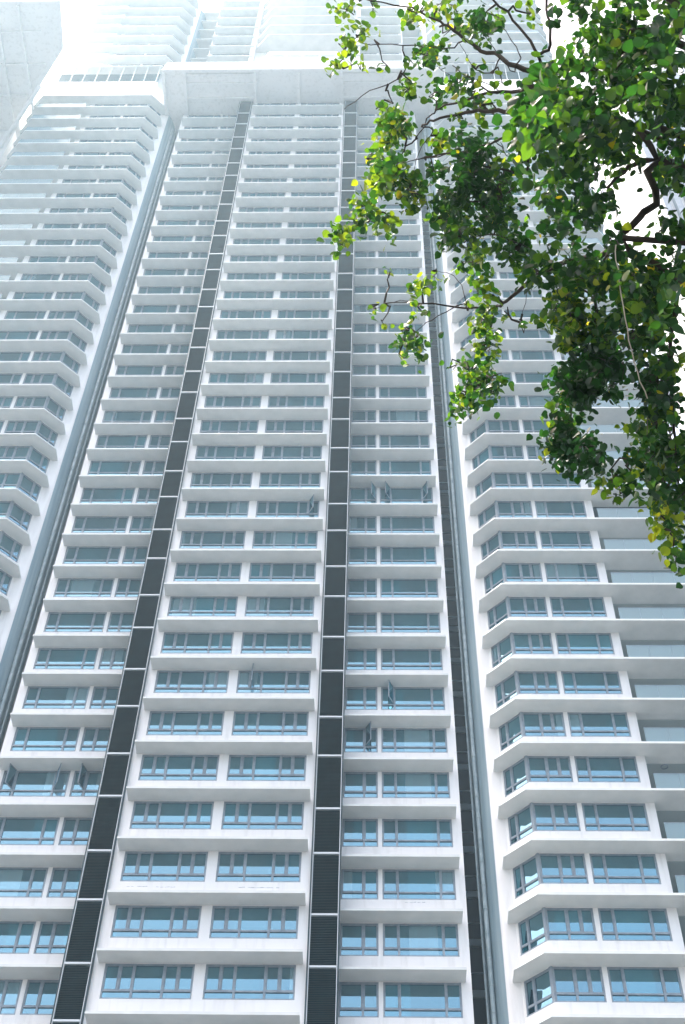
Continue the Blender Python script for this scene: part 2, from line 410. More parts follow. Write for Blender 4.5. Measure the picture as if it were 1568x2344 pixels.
# ================================================================== WINGS
def mx_(poly, s): return [(s*x, y) for x, y in poly]
def wing(s, nb, label):
    off = Vector((s*21, 3, 0))
    root = thing("wing_tower", label, "tower", ORI + off)
    zt = zf(34)
    ZU = 150.2                                        # first ledge above the open terrace floor
    ups = [ZU + 3.28*k for k in range(0, 9)]
    arc = [(12.74 + 0.78*(1-math.cos(a)), 4.3 - 2.2*math.sin(a)) for a in [math.pi/2*i/16 for i in range(17)]]
    core = arc + [(13.9,2.1),(13.9,2.3),(14.05,2.3),(15.25,1.05),(20.9,1.05),(20.9,4.6),(27.15,4.6),(27.15,16),(13.65,16),(13.65,4.4),(12.74,4.4)]
    m = MB(); m.prism(mx_(core, s), 0, ups[-1])
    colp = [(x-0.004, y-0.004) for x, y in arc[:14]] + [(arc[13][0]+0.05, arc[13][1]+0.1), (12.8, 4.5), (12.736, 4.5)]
    rc = MB(); rc.prism(mx_(colp, s), 0, ups[-1]-0.01); obj("rounded_shade_skin", rc.mesh("rounded_shade_skin", M_gap_shade, False), root, -off)  # thin skin over the rounded wall, toned dark in place of shade
    span = [(13.9,2.101),(13.97,2.10),(15.17,0.9),(20.66,0.9),(20.66,1.06),(15.25,1.06),(14.05,2.3),(13.95,2.3)]
    lev = [zf(n) for n in range(nb, 34)]
    b0 = zf(nb) - 0.2
    m.prism(mx_(span, s), 0, b0)
    m.box(s*17.35, s*17.57, 0.897, 1.047, b0, zt); m.box(s*20.65, s*21.1, 0.897, 4.7, 0, zt)
    m.prism(mx_([(13.9,2.098),(13.97,2.097),(14.06,2.01),(14.15,2.10),(14.05,2.3),(13.9,2.3)], s), b0, zt)
    for z in lev: m.prism(mx_(span, s), z-0.003, z+SILL)
    # upper part above the terrace
    m.box(s*20.65, s*21.1, 0.897, 4.7, ups[0], ups[-1]); m.box(s*17.35, s*17.57, 0.897, 1.047, ups[0], ups[-1])
    for z in ups[:-1]: m.prism(mx_(span, s), z-0.003, z+SILL+0.1)
    obj("wall", m.mesh("wall", M_paint), root, -off)
    # smooth rounded return is part of the wall; corner posts between the two glazed faces
    cp = MB().prism(mx_([(15.17,0.885),(15.07,0.985),(15.2,1.1),(15.28,0.93)], s), SILL, 3.096).mesh("corner_post", M_frame)
    for z in lev: obj("corner_post", cp, root, Vector((0,0,z)) - off)
    # ledges: one continuous slab per storey, chamfered at both ends, wide at the balcony
    out = [(13.6,2.2),(13.6,1.2),(14.8,0),(25.9,0),(27.2,1.3),(27.2,4.8),(20.8,4.8),(20.8,1.3),(15.3,1.3),(14.3,2.2)]
    inn = [(13.65,2.2),(13.65,1.23),(14.82,0.06),(25.88,0.06),(27.14,1.32),(27.14,4.8),(20.8,4.8),(20.8,1.3),(15.3,1.3),(14.3,2.2)]
    lb = MB(); lb.prism(mx_(out, s), 0, 0.13); lb.prism(mx_(inn, s), 0.131, 0.16)
    lme = lb.mesh("ledge", M_slab)
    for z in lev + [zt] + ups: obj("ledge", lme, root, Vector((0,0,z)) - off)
    wi = Windows()
    for n, z in [(i+nb, z) for i, z in enumerate(lev)] + [(50+i, z+0.05) for i, z in enumerate(ups[:-1])]:
        z = z + SILL
        if s > 0:
            wi.put(W_W1, 15.2, 0.93, z, 0, ('w',s,1,n)); wi.put(W_W2, 17.57, 0.93, z, 0, ('w',s,2,n))
            wi.put(W_CH, 14.07, 2.04, z, -math.pi/4, ('w',s,0,n))
        else:
            wi.put(W_W1m, -15.2-2.15, 0.93, z, 0, ('w',s,1,n)); wi.put(W_W2m, -17.57-3.08, 0.93, z, 0, ('w',s,2,n))
            wi.put(W_CHm, -15.13, 0.98, z, math.pi/4, ('w',s,0,n))
    wi.flush(root, off)
    # balconies: glass balustrade with a thin handrail, glazed doors at the back
    bl = MB(); hr = MB()
    pts = [(21.12,0.07),(25.87,0.07),(27.1,1.35),(27.1,4.5)]
    for i in range(3):
        (xa,ya),(xb,yb) = pts[i], pts[i+1]; L = math.hypot(xb-xa, yb-ya); k = max(1, round(L/1.17))
        ux, uy = (xb-xa)/L, (yb-ya)/L; nx, ny = -uy*0.02, ux*0.02
        for j in range(k):
            a = j*L/k + 0.012; b = (j+1)*L/k - 0.012
            bl.prism(mx_([(xa+ux*a, ya+uy*a),(xa+ux*b, ya+uy*b),(xa+ux*b+nx, ya+uy*b+ny),(xa+ux*a+nx, ya+uy*a+ny)], s), 0.17, 1.12)
            if j: bl.prism(mx_([(xa+ux*(a-0.02)+nx, ya+uy*(a-0.02)+ny),(xa+ux*a+nx, ya+uy*a+ny),(xa+ux*a+2*nx, ya+uy*a+2*ny),(xa+ux*(a-0.02)+2*nx, ya+uy*(a-0.02)+2*ny)], s), 0.17, 1.12, 1)
        hr.rod((s*xa, ya+0.02, 1.15), (s*xb, yb+0.02, 1.15), 0.03, seg=6)
    blm = bl.mesh("balustrade", [M_balu, M_frame]); hrm = hr.mesh("handrail", M_frame)
    dr = MB(); x = 21.25
    dr.add([(s*21.1,4.56,0.2),(s*27.1,4.56,0.2),(s*27.1,4.56,2.9),(s*21.1,4.56,2.9)], [(0,1,2,3) if s>0 else (3,2,1,0)], 1)
    for x in (21.1, 22.6, 24.1, 25.6, 27.05): dr.box(s*x-0.04, s*x+0.04, 4.5, 4.59, 0.2, 2.9)
    drm = dr.mesh("balcony_doors", [M_frame, M_door])
    for z in lev + ups[:-1]:
        o = obj("balustrade", blm, root, Vector((0,0,z)) - off); obj("handrail", hrm, o)
        obj("balcony_door", drm, root, Vector((0,0,z)) - off)
    cbm = MB().box(s*21.14, s*27.1, 1.45, 4.58, -0.03, -0.003).mesh("ceiling_board", M_board_shade)  # inner boards carry the recess shade in their colour
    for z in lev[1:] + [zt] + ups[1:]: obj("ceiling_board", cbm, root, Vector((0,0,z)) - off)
    # open terrace storey: tall white screens, glazed back wall with posts
    dk = MB(); dk.prism(mx_([(14.2,1.6),(14.9,0.9),(15.0,0.3),(25.6,0.3),(26.8,1.4),(26.8,2.8),(20.9,2.8),(20.9,0.95),(15.2,0.95),(14.3,1.9)], s), zt+0.161, zt+0.18)
    obj("terrace_bounce_sheet", dk.mesh("terrace_bounce_sheet", M_bounce_cut), root, -off)  # unseen dark sheet added against bounced light from the terrace floor
    sc = MB().box(0, 1.23, 0, 0.05, 0.0, 4.0); scm = sc.mesh("terrace_screen", M_screen)
    x = 15.0
    while x < 24.9:
        a = s*x if s > 0 else -x-1.24
        obj("terrace_screen", scm, root, Vector((a, 0.12, zt+0.16)) - off); x += 1.28
    d1 = (MB().prism([(0,0),(0.04,0),(0.04,0.06),(0,0.06)], 0, 3.4))
    sd_ = MB(); sd_.prism(mx_([(13.75,1.27),(14.75,0.25),(14.78,0.28),(13.78,1.3)], s), zt+0.16, zt+3.3); obj("side_screen", sd_.mesh("side_screen", M_screen), root, -off)
    po = MB()
    for k in range(9):
        xx = s*(15.0 + 1.28*k - 0.02); po.box(xx-0.03, xx+0.03, 0.17, 0.30, zt+0.16, ups[0])
    obj("terrace_posts", po.mesh("terrace_posts", M_rail), root, -off)
    bk = MB(); bk.add([(s*15.0,0.88,zt+0.16),(s*25.6,0.88,zt+0.16),(s*25.6,0.88,ups[0]),(s*15.0,0.88,ups[0])], [(0,1,2,3) if s>0 else (3,2,1,0)])
    obj("terrace_glazing", bk.mesh("terrace_glazing", M_door), root, -off)
    return root, off
wl_, offL = wing(-1, 6, "hazy white wing on the left of the photo with chamfered corner windows and open balconies")
wr_, offR = wing(1, NB, "white wing on the right, partly behind leaves, with chamfered windows and glass balconies")

# recesses between the wings and the central block
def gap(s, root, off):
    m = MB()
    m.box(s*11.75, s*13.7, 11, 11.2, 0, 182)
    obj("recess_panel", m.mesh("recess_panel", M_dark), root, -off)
    b = MB()
    bm_ = MB().box(s*11.82, s*13.64, 10.88, 10.997, 0, 0.42).mesh("recess_beam", M_beam)
    tm_ = MB().box(s*11.82, s*13.64, 10.95, 10.995, 0, 0.05).mesh("recess_bar", M_beam)
    for n in range(NB, 34):
        obj("recess_beam", bm_, root, Vector((0,0,zf(n)-0.9)) - off)
        obj("recess_bar", tm_, root, Vector((0,0,zf(n)+0.55)) - off)
    # drainpipes with collars
    for x, y, r in ((12.74, 2.95, 0.11), (12.52, 3.3, 0.055), (12.60, 3.5, 0.04)):
        p = MB(); p.rod((s*x, y, 0), (s*x, y, 140), r, seg=12)
        for k in range(95):
            z = 8 + k*1.38
            if z < 139 and r > 0.09: p.rod((s*x, y, z), (s*x, y, z+0.07), r*1.22, seg=12)
        obj("drainpipe", p.mesh("drainpipe", M_pipe, False), root, -off)
    for n in range(NB, 34):
        pass
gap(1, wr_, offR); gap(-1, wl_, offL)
bn = MB().box(21.13, 27.0, 1.4, 1.46, 1.95, 3.096); obj("dark_panel", bn.mesh("dark_panel", M_dark), wr_, Vector((0,0,zf(11))) - offR)  # dark panel across the upper part of one balcony opening
# ceiling lamp on one balcony soffit
cl = MB()
_r = ROT @ Vector((1521-784.0, 1172.0-1755, -F)); lampv = EYE + _r * ((zf(5)-0.06-EYE.z)/_r.z)
k_ = 20; R_, r_ = 0.17, 0.035
for i in range(k_):
    pass
cl.tube([(0.17*math.cos(2*math.pi*i/24), 0.17*math.sin(2*math.pi*i/24), 0) for i in range(25)], [0.03]*25, 6)
obj("ceiling_lamp", cl.mesh("ceiling_lamp", M_frame), wr_, lampv - ORI - offR)

# ================================================================== UPPER BLOCK behind the flat roof
up = thing("upper_tower", "pale upper storeys rising behind the flat roof, with an octagonal middle bay and terrace parapet", "tower", ORI + Vector((0, 6, zf(34)+2.1)))
offU = Vector((0, 6, zf(34)+2.1))
zr = zf(34) + 2.1
ul = [150.2 + 3.28*k for k in range(0, 9)]
m = MB()
m.box(-10.9, 10.9, 2.25, 24, zr, ul[-1])
m.box(-5.6, 5.6, 2.0, 2.25, zr, ul[-1])
for s in (-1, 1):
    m.box(s*10.45, s*10.9, 2.1, 2.25, zr, ul[-1]); 
    m.box(s*5.6, s*6.1, 1.35, 2.25, zr, ul[-1])
    for z in ul[:-1]: m.box(s*6.1, s*10.45, 2.1, 2.25, z-0.003, z+SILL+0.1)
    m.box(s*6.1, s*10.45, 2.1, 2.25, zr, ul[0]-1.5)
m.box(7.95, 8.2, 2.1, 2.25, zr, ul[-1])
obj("wall", m.mesh("wall", M_paint), up, -offU)
W_U = window_meshes("window_upper", 4.35, [0.9, 3.4], []); W_Ua = window_meshes("window_upper_a", 1.85, [0.9], []); W_Ub = window_meshes("window_upper_b", 2.25, [1.2], [])
wu = Windows()
for i, z in enumerate(ul[:-1]):
    zz = z + SILL + 0.1
    wu.put(W_U, -10.45, 2.13, zz); wu.put(W_Ua, 6.1, 2.13, zz); wu.put(W_Ub, 8.2, 2.13, zz)
wu.flush(up, offU)
oc = [(-5.95,2.0),(-4.1,0.0),(4.1,0.0),(5.95,2.0)]
ol = MB(); ol.prism(oc, 0, 0.14); olm = ol.mesh("balcony_slab", M_slab)
for z in ul[3:]: obj("balcony_slab", olm, up, Vector((0,0,z)) - offU)
pr = MB()
def ring(poly, t, z0, z1):
    n = len(poly)
    for i in range(n-1):
        (xa,ya),(xb,yb) = poly[i], poly[i+1]; L = math.hypot(xb-xa, yb-ya); nx, ny = -(yb-ya)/L*t, (xb-xa)/L*t
        pr.prism([(xa,ya),(xb,yb),(xb+nx,yb+ny),(xa+nx,ya+ny)], z0, z1)
ring([(-5.4,2.0),(-3.65,0.0),(3.65,0.0),(5.4,2.0)], 0.12, 153.75, 154.4)
ring([(-5.2,2.0),(-3.6,0.05),(3.6,0.05),(5.2,2.0)], 0.1, 152.2, 152.5)
pr.prism([(-5.2,2.0),(-3.6,0.1),(3.6,0.1),(5.2,2.0)], 150.0, 150.3)
for x in (-3.6,-1.8,0,1.8,3.6): pr.box(x-0.05, x+0.05, 0.03, 0.13, 150.3, 153.75)
obj("parapet", pr.mesh("parapet", M_screen), up, -offU)
lu = {s: ledge_mb(min(s*5.7, s*10.75), max(s*5.7, s*10.75), 0.88).mesh("ledge", M_slab) for s in (-1,1)}
for z in ul:
    for s in (-1, 1): obj("ledge", lu[s], up, Vector((0,1.2,z)) - offU)
# short slabs bridging the recesses on both sides
for s in (-1, 1):
    bs = MB().box(s*11.0, s*13.6, 2.6, 5.5, 0, 0.14).mesh("bridge_slab", M_slab)
    for z in ul: obj("bridge_slab", bs, up, Vector((0,0,z)) - offU)

# ================================================================== NEIGHBOURING TOWER with the big canopy, far left
nb_ = thing("neighbouring_tower", "bleached tower in the top left corner under a wide projecting canopy with ribs", "tower", (-50, 62, 0))
offN = Vector((-50, 62, 0))
m = MB(); m.box(-64, -36.6, 55.2, 80, 0, 141.5); obj("wall", m.mesh("wall", M_paint), nb_, -offN)
m = MB()
cz = 141.8
m.prism([(-64,42.5),(-30.4,42.5),(-30.7,47.0),(-36.2,54.2),(-36.2,80),(-64,80)], cz, cz+0.5)
m.box(-64, -30.4, 42.2, 42.5, cz-0.15, cz+2.0)
obj("canopy", m.mesh("canopy", M_paint), nb_, -offN)
for x in (-34.5, -36.7, -39.2, -41.7, -44.2):
    obj("canopy_rib", MB().box(x-0.12, x+0.12, 42.6, 54.8, cz-0.5, cz-0.003).mesh("canopy_rib", M_paint), nb_, -offN)
for y in (45.2, 48.4, 51.6):
    obj("canopy_rib", MB().box(-44.5, -32.6 if y < 50 else -35, y-0.09, y+0.09, cz-0.3, cz-0.003).mesh("canopy_rib", M_paint), nb_, -offN)
st = MB()
for x in (-37.2, -41.5):
    st.rod((x, 55.1, cz-9), (x, 47.5, cz-0.5), 0.28, seg=8)
    st.rod((x, 55.1, cz-5), (x+3.8, 50.5, cz-0.5), 0.22, seg=8)
obj("strut", st.mesh("strut", M_paint), nb_, -offN)

# ================================================================== DISTANT STRIPED TOWER on the right
dt = thing("distant_tower", "distant slender tower with vertical grey and white stripes, glimpsed through the leaves on the right", "tower", (44, 82, 0))
offD = Vector((44, 82, 0))
m = MB(); m.box(36.2, 50, 76, 92, 0, 215); obj("wall", m.mesh("wall", M_paint), dt, -offD)
for k in range(9):
    x = 36.35 + 1.5*k
    f_ = MB().box(x, x+0.75, 75.2, 75.997, 0, 215); obj("fin", f_.mesh("fin", M_frame), dt, -offD)

# ================================================================== TREE
tree = thing("tree", "leafy green tree leaning in from the right, drooping leaf clusters over the towers", "tree", (7.0, 1.2, 0))
offT = Vector((7.0, 1.2, 0))
def at(x, y, d):                      # a point in the air at distance d, for the limbs that reach over the street
    v = Vector((x - 784.0, 1172.0 - y, -F)).normalized()
    return EYE + (ROT @ v) * d
rng = np.random.default_rng(11)
def wob(pts, amp, sub=4):
    out = []; n = len(pts)
    for i in range(n-1):
        p0, p1, p2, p3 = pts[max(i-1,0)], pts[i], pts[i+1], pts[min(i+2,n-1)]
        for k in range(sub):
            t = k/sub
            q = 0.5*((2*p1) + (p2-p0)*t + (2*p0-5*p1+4*p2-p3)*t*t + (3*p1-p0-3*p2+p3)*t*t*t)
            a = 0 if (i == 0 and k == 0) else amp
            out.append(q + Vector(rng.normal(0, 1, 3)) * a)
    out.append(pts[-1]); return out
trunk_pts = [Vector((7.0,1.2,-0.2)), Vector((6.9,1.3,1.5)), Vector((6.6,1.7,3.2)), Vector((6.0,2.3,4.8)), Vector((5.2,2.9,6.0)), Vector((4.3,3.5,6.9))]
t_ = MB(); t_.tube(wob(trunk_pts, 0.02), [0.30-0.17*i/20 for i in range(21)], 14)
obj("trunk", t_.mesh("trunk", M_bark, True), tree, -offT)
hub = trunk_pts[-1]
allP = []
def near(p, lim=9.0):
    a = np.array(allP); d = np.linalg.norm(a - np.array(tuple(p)), axis=1); j = int(d.argmin())
    return Vector(allP[j]), float(d[j])
def BR(pts, r0, r1, start=None):
    P = [at(*p) for p in pts]
    if start is None or start not in (H1, H2): start = near(P[0])[0]
    P = [start] + P
    P = wob(P, 0.0035, 4); n = len(P)
    m = MB(); m.tube(P, [0.52*(r0 + (r1-r0)*(i/(n-1))**0.8) for i in range(n)], 7)
    obj("branch", m.mesh("branch", M_bark, True), tree, -offT)
    allP.extend(tuple(p) for p in P)
    return P
nodes = []
H1 = hub; H2 = trunk_pts[-2]
B = []
B.append(BR([(1640,400,6.4),(1500,470,6.2),(1430,530,6.2),(1382,585,6.3),(1300,598,6.5),(1216,640,6.6),(1160,690,6.7),(1131,704,6.8),(1070,705,6.9),(965,693,7.0),(880,694,7.1)], 0.042, 0.004, H1))
B.append(BR([(1620,330,6.0),(1500,362,5.9),(1440,385,5.9),(1390,430,6.0)], 0.04, 0.012, H1))
B.append(BR([(1600,120,6.6),(1420,150,6.5),(1300,160,6.5),(1200,158,6.6),(1140,128,6.8),(1089,110,6.9),(1036,68,7.0),(994,42,7.1),(925,16,7.2),(830,-4,7.4)], 0.04, 0.005, H1))
B.append(BR([(1229,124,6.5),(1189,63,6.6),(1131,0,6.7),(1090,-50,6.8)], 0.016, 0.008))
B.append(BR([(1260,105,6.4),(1255,40,6.5),(1250,-30,6.6)], 0.016, 0.01))
B.append(BR([(1350,250,6.2),(1260,256,6.3),(1173,256,6.5),(1110,254,6.6),(1052,261,6.7),(994,274,6.8),(965,290,6.9)], 0.032, 0.008, H1))
B.append(BR([(1300,200,6.2),(1171,208,6.5),(1110,216,6.6),(1020,242,6.8),(989,264,6.9),(952,316,7.0)], 0.024, 0.004))
B.append(BR([(1200,305,6.4),(1163,313,6.5),(1110,333,6.6),(1078,340,6.7)], 0.02, 0.006))
B.append(BR([(1026,113,6.9),(952,105,7.0),(846,103,7.2),(815,92,7.3)], 0.008, 0.003))
B.append(BR([(1121,211,6.5),(1075,180,6.6),(1036,150,6.7)], 0.010, 0.004))
B.append(BR([(925,169,7.0),(846,211,7.2),(788,250,7.3)], 0.008, 0.003))
B.append(BR([(1210,388,6.4),(1137,386,6.5),(1041,353,6.7),(958,365,6.9)], 0.014, 0.006))
B.append(BR([(1121,754,6.8),(1100,800,6.8),(1078,850,6.9),(1068,905,6.9)], 0.012, 0.004))
B.append(BR([(1057,696,6.9),(989,733,7.0),(950,760,7.0)], 0.007, 0.003))
B.append(BR([(1216,600,6.5),(1180,560,6.6),(1130,535,6.7),(1080,545,6.8)], 0.012, 0.005))
B.append(BR([(1368,640,6.2),(1360,740,6.2),(1345,830,6.3),(1310,930,6.4),(1305,1020,6.4)], 0.018, 0.006))
B.append(BR([(1600,560,5.8),(1560,650,5.8),(1535,780,5.9),(1540,950,5.9),(1548,1080,5.9),(1545,1200,5.9)], 0.030, 0.006, H2))
B.append(BR([(1500,640,5.9),(1480,760,6.0),(1500,900,6.0),(1496,1000,6.0)], 0.018, 0.006))
B.append(BR([(1600,40,5.6),(1500,-10,5.6),(1400,-60,5.7)], 0.03, 0.01, H1))
B.append(BR([(952,316,7.0),(925,345,7.05),(900,395,7.1),(850,470,7.2),(805,530,7.25),(765,556,7.3)], 0.010, 0.003))
B.append(BR([(1078,345,6.75),(1085,420,6.75),(1060,470,6.8),(1030,510,6.85)], 0.010, 0.003))
B.append(BR([(1041,353,6.7),(955,365,6.9),(905,372,7.05),(845,364,7.2)], 0.008, 0.003))
B.append(BR([(965,693,7.0),(900,690,7.1),(860,706,7.2)], 0.006, 0.002))
for q in [[(1171,160,6.6),(1120,95,6.75),(1085,40,6.85)],[(1190,120,6.6),(1150,60,6.7),(1135,10,6.8)],[(1100,240,6.7),(1065,205,6.75),(1000,150,6.9)],
          [(1120,170,6.7),(1080,150,6.75),(1050,95,6.85)],[(1180,235,6.5),(1120,195,6.6),(1060,170,6.7)],[(990,300,6.9),(960,350,6.95),(935,420,7.0)],
          [(1140,330,6.6),(1170,360,6.5),(1215,372,6.4)],[(1230,605,6.5),(1210,660,6.55),(1195,720,6.65)],[(1290,598,6.5),(1290,680,6.4),(1281,735,6.3)],
          [(1460,700,5.95),(1440,800,6.0),(1425,870,6.1)],[(1070,705,6.9),(1050,640,6.9),(1000,620,7.0)]]:
    B.append(BR(q, 0.007, 0.002))
vine = [at(*p) for p in [(1410,560,5.3),(1413,620,5.3),(1426,700,5.3),(1440,780,5.3),(1458,850,5.35),(1482,912,5.4)]]
m = MB(); m.tube(wob(vine, 0.002, 3), [0.0022]*16, 5); obj("hanging_vine", m.mesh("hanging_vine", M_root), tree, -offT)
allB = np.array([tuple(p) for b in B for p in b])

# leaf shape: broad pointed oval, slightly folded on its midrib
LEAF = np.array([(0,0,0),(0.34,0.06,0.04),(0.52,0.36,0.07),(0.46,0.68,0.05),(0.22,0.94,-0.02),(0,1.14,-0.12),(-0.22,0.94,-0.02),(-0.46,0.68,0.05),(-0.52,0.36,0.07),(-0.34,0.06,0.04),(0,0.5,-0.04)])
LF = [(i,(i+1)%10,10) for i in range(10)]
LV = []; LT = []
twigs = MB()
def leaves(centers, size, tone_lo, tone_hi, gold=0.0):
    """centers: (n,3) array of leaf base points"""
    n = len(centers)
    sz = size * rng.uniform(0.5, 1.35, n)
    th = rng.uniform(0, 2*np.pi, n)
    # blades hang: the tip direction points outwards and down
    tip = np.stack([np.cos(th), np.sin(th), rng.normal(-0.75, 0.45, n)], 1); tip /= np.linalg.norm(tip, axis=1)[:,None]
    nr = np.stack([rng.normal(0,0.6,n), rng.normal(-0.25,0.6,n), rng.normal(0.55,0.45,n)], 1)
    nr -= tip * (nr*tip).sum(1)[:,None]; nr /= np.linalg.norm(nr, axis=1)[:,None]
    sx = np.cross(tip, nr)
    fold = rng.uniform(0.3, 2.2, n)
    L = LEAF[None]*1.0
    P = centers[:,None,:] + sz[:,None,None]*(L[...,0:1]*sx[:,None,:] + L[...,1:2]*tip[:,None,:] + L[...,2:3]*fold[:,None,None]*nr[:,None,:])
    LV.append(P.reshape(-1,3))
    t = rng.uniform(tone_lo, tone_hi, n); g_ = rng.random(n) < gold; t[g_] = rng.uniform(0.9, 1.0, g_.sum())
    LT.append(np.repeat(t, 10))
def clump(x, y, rx, ry, d, dens, lo=0.1, hi=0.8, size=0.030, gold=0.02, depth=0.35, twig=True):
    px = d / F
    area = math.pi*rx*ry*px*px
    n = max(4, int(2.1 * dens * area / (0.45*size*size)))
    c = at(x, y, d); rx *= 0.9; ry *= 0.9
    # sprays: leaves gather on short twigs inside the clump, so its outline stays ragged
    k = max(1, n // 14)
    r = 0.95*rng.random(k)**0.6; a = rng.uniform(0, 2*np.pi, k)
    ctr = []
    for i in range(k):
        q = at(x + rx*r[i]*math.cos(a[i]), y + ry*r[i]*math.sin(a[i]), d + rng.normal(0, depth*0.55))
        ctr.append(tuple(q))
    ctr = np.array(ctr)
    own = rng.integers(0, k, n)
    P = ctr[own] + rng.normal(0, size*0.95, (n,3)) * np.array([1,1,1.25]) * (1.0 if n > 8 else 0.6)
    leaves(P, size, lo, hi, gold)
    # twigs: clump to the nearest limb, sprays to the clump centre
    if twig:
        s_, dj = near(c)
        if dj < 0.8:
            mid = s_.lerp(c, 0.5) + Vector((0,0,0.04)) + Vector(rng.normal(0,0.02,3))
            twigs.tube([s_, s_.lerp(mid,0.5)+Vector(rng.normal(0,0.012,3)), mid, mid.lerp(c,0.5)+Vector(rng.normal(0,0.015,3)), c], [0.006,0.005,0.0045,0.0035,0.0025], 5)
        allP.append(tuple(c))
        for i in range(min(k, 26)):
            q = Vector(ctr[i]); allP.append(tuple(q)); mid = c.lerp(q, 0.55) + Vector(rng.normal(0,0.02,3)) + Vector((0,0,0.02))
            twigs.tube([c, mid, q], [0.0034,0.0026,0.0014], 4)
# --- light, loose sprays on the left
for a in [(794,21,28,20,7.4,1.0),(854,17,9,12,7.4,.9),(836,69,12,17,7.3,1.2),(792,108,26,24,7.3,1.2),(771,148,20,18,7.3,.9),(822,153,8,14,7.3,.8),
          (952,30,30,24,7.1,1.1),(1010,22,22,18,7.1,1.0),(1013,76,10,14,7.1,.9),(875,140,16,12,7.2,.5),(925,165,30,16,7.1,.35),
          (1040,12,25,12,7,1.0),(1078,60,24,26,7,1.0),(1050,48,18,12,7,.7),(1142,40,18,30,6.9,.45),(1215,30,18,20,6.7,.8),
          (899,236,15,16,7.1,.9),(872,242,7,12,7.1,.8),(1110,155,26,20,6.8,.4),(1131,262,24,18,6.7,.6),(1060,272,24,14,6.8,.35),
          (841,362,20,18,7.2,1.0),(1150,190,20,18,6.7,.5),(883,517,26,18,7.1,1.0),(857,705,16,13,7.2,.7),(893,622,10,8,7.2,.5),
          (999,626,10,20,7.0,1.0),(875,735,10,14,7.1,.5),(1190,738,20,12,6.7,.4),(1165,722,15,16,6.7,.5),(1030,842,14,10,6.9,.6)]:
    clump(*a, lo=0.45, hi=0.88, gold=0.015)
# --- middle clusters
for a in [(973,125,44,30,7.0,1.7,.15,.75),(1112,68,34,36,6.8,1.8,.1,.7),(936,205,30,18,7.0,1.3,.2,.8),(994,212,34,20,6.9,1.4,.1,.7),(1052,188,30,20,6.8,1.5,.1,.7),
          (1080,222,20,30,6.8,1.3,.2,.75),(1090,250,18,16,6.8,1.3,.2,.8),(912,296,52,36,7.1,1.8,.35,.9),(893,325,30,22,7.1,1.5,.45,.95),
          (1014,320,28,30,6.9,1.3,.45,.95),(902,385,52,40,7.1,1.9,.2,.85),(880,425,40,34,7.1,1.6,.45,.95),(936,435,36,46,7.0,1.9,.25,.85),
          (846,505,44,26,7.2,1.5,.3,.85),(770,553,24,18,7.3,1.2,.4,.9),(800,535,30,18,7.25,1.3,.3,.85),(838,470,24,24,7.2,1.3,.4,.9),
          (1078,345,42,52,6.8,2.3,.05,.45),(1085,410,44,50,6.8,2.3,.02,.4),(994,392,30,18,6.9,1.6,.15,.6),(1060,460,62,40,6.8,2.1,.1,.6),
          (1020,500,38,44,6.9,1.8,.2,.75),(1060,545,56,36,6.8,1.8,.2,.75),(1150,450,42,42,6.7,1.8,.1,.6),(1135,515,50,40,6.7,1.8,.15,.7),
          (1152,400,36,26,6.7,1.6,.2,.8),(1084,600,48,24,6.8,1.4,.3,.85),(1112,665,44,34,6.7,1.0,.4,.9),(962,665,18,30,7.0,1.1,.4,.9),(968,715,16,24,7.0,1.0,.4,.9),
          (948,778,38,30,7.0,1.7,.2,.8),(925,820,14,14,7.0,1.2,.3,.9),(930,755,14,10,7,1.0,.4,.9),(1110,735,26,40,6.8,1.4,.3,.85),(1108,795,34,28,6.8,1.5,.25,.85),
          (1075,850,26,26,6.9,1.4,.3,.85),(1100,885,48,40,6.9,1.9,.15,.75),(1130,860,24,26,6.9,1.3,.2,.8),(1054,930,32,20,6.9,1.6,.15,.8),(1068,905,28,20,6.9,1.3,.3,.9),
          (1195,560,50,50,6.5,1.5,.15,.7),(1225,620,40,30,6.5,1.5,.2,.8)]:
    x,y,rx,ry,d,dn,lo,hi = a; clump(x,y,rx,ry,d,dn*(0.95 if hi < 0.5 else 0.72),lo=lo,hi=hi,gold=0.012)
# --- the dense crown at the upper right, deep, several layers
for a in [(1330,120,80,70,6.4,1.5),(1270,190,60,60,6.3,2.2),(1240,270,66,60,6.2,2.3),(1400,60,70,60,6.3,2.0),(1500,110,80,80,6.2,2.2),(1340,260,80,70,6.1,2.4),
          (1440,210,80,70,6.1,2.4),(1530,260,60,80,6.0,2.4),(1230,350,55,45,6.3,1.4),(1320,370,70,60,6.2,2.3),(1420,330,70,50,6.1,2.3),(1540,380,40,60,6.0,2.0),
          (1260,440,60,50,6.3,1.2),(1350,460,55,50,6.2,2.0),(1290,520,60,50,6.3,1.0),(1250,590,46,40,6.4,1.0),(1345,600,60,50,6.2,1.1),(1470,640,60,60,5.9,1.6),
          (1545,520,30,60,5.8,1.9),(1540,640,34,60,5.8,1.8),(1300,30,40,40,6.5,1.4),(1560,30,40,40,6.0,2.4),(1470,20,40,24,6.2,1.2),
          (1400,620,50,40,6.1,1.5),(1450,560,24,24,6.0,1.3),(1420,690,50,50,6.0,1.6),(1510,730,40,60,5.9,1.6)]:
    clump(*a[:5], a[5]*0.70, lo=0.05, hi=0.72, size=0.034, gold=0.01, depth=0.7, twig=False)
for a in [(1220,250,60,70,5.4,.55),(1215,330,50,50,5.3,.6),(1230,395,50,30,5.3,.6),(1290,310,60,60,5.2,0.3),(1260,200,60,50,5.4,.4)]:
    clump(*a, lo=0.3, hi=0.66, size=0.041, gold=0.01, depth=0.4, twig=False)
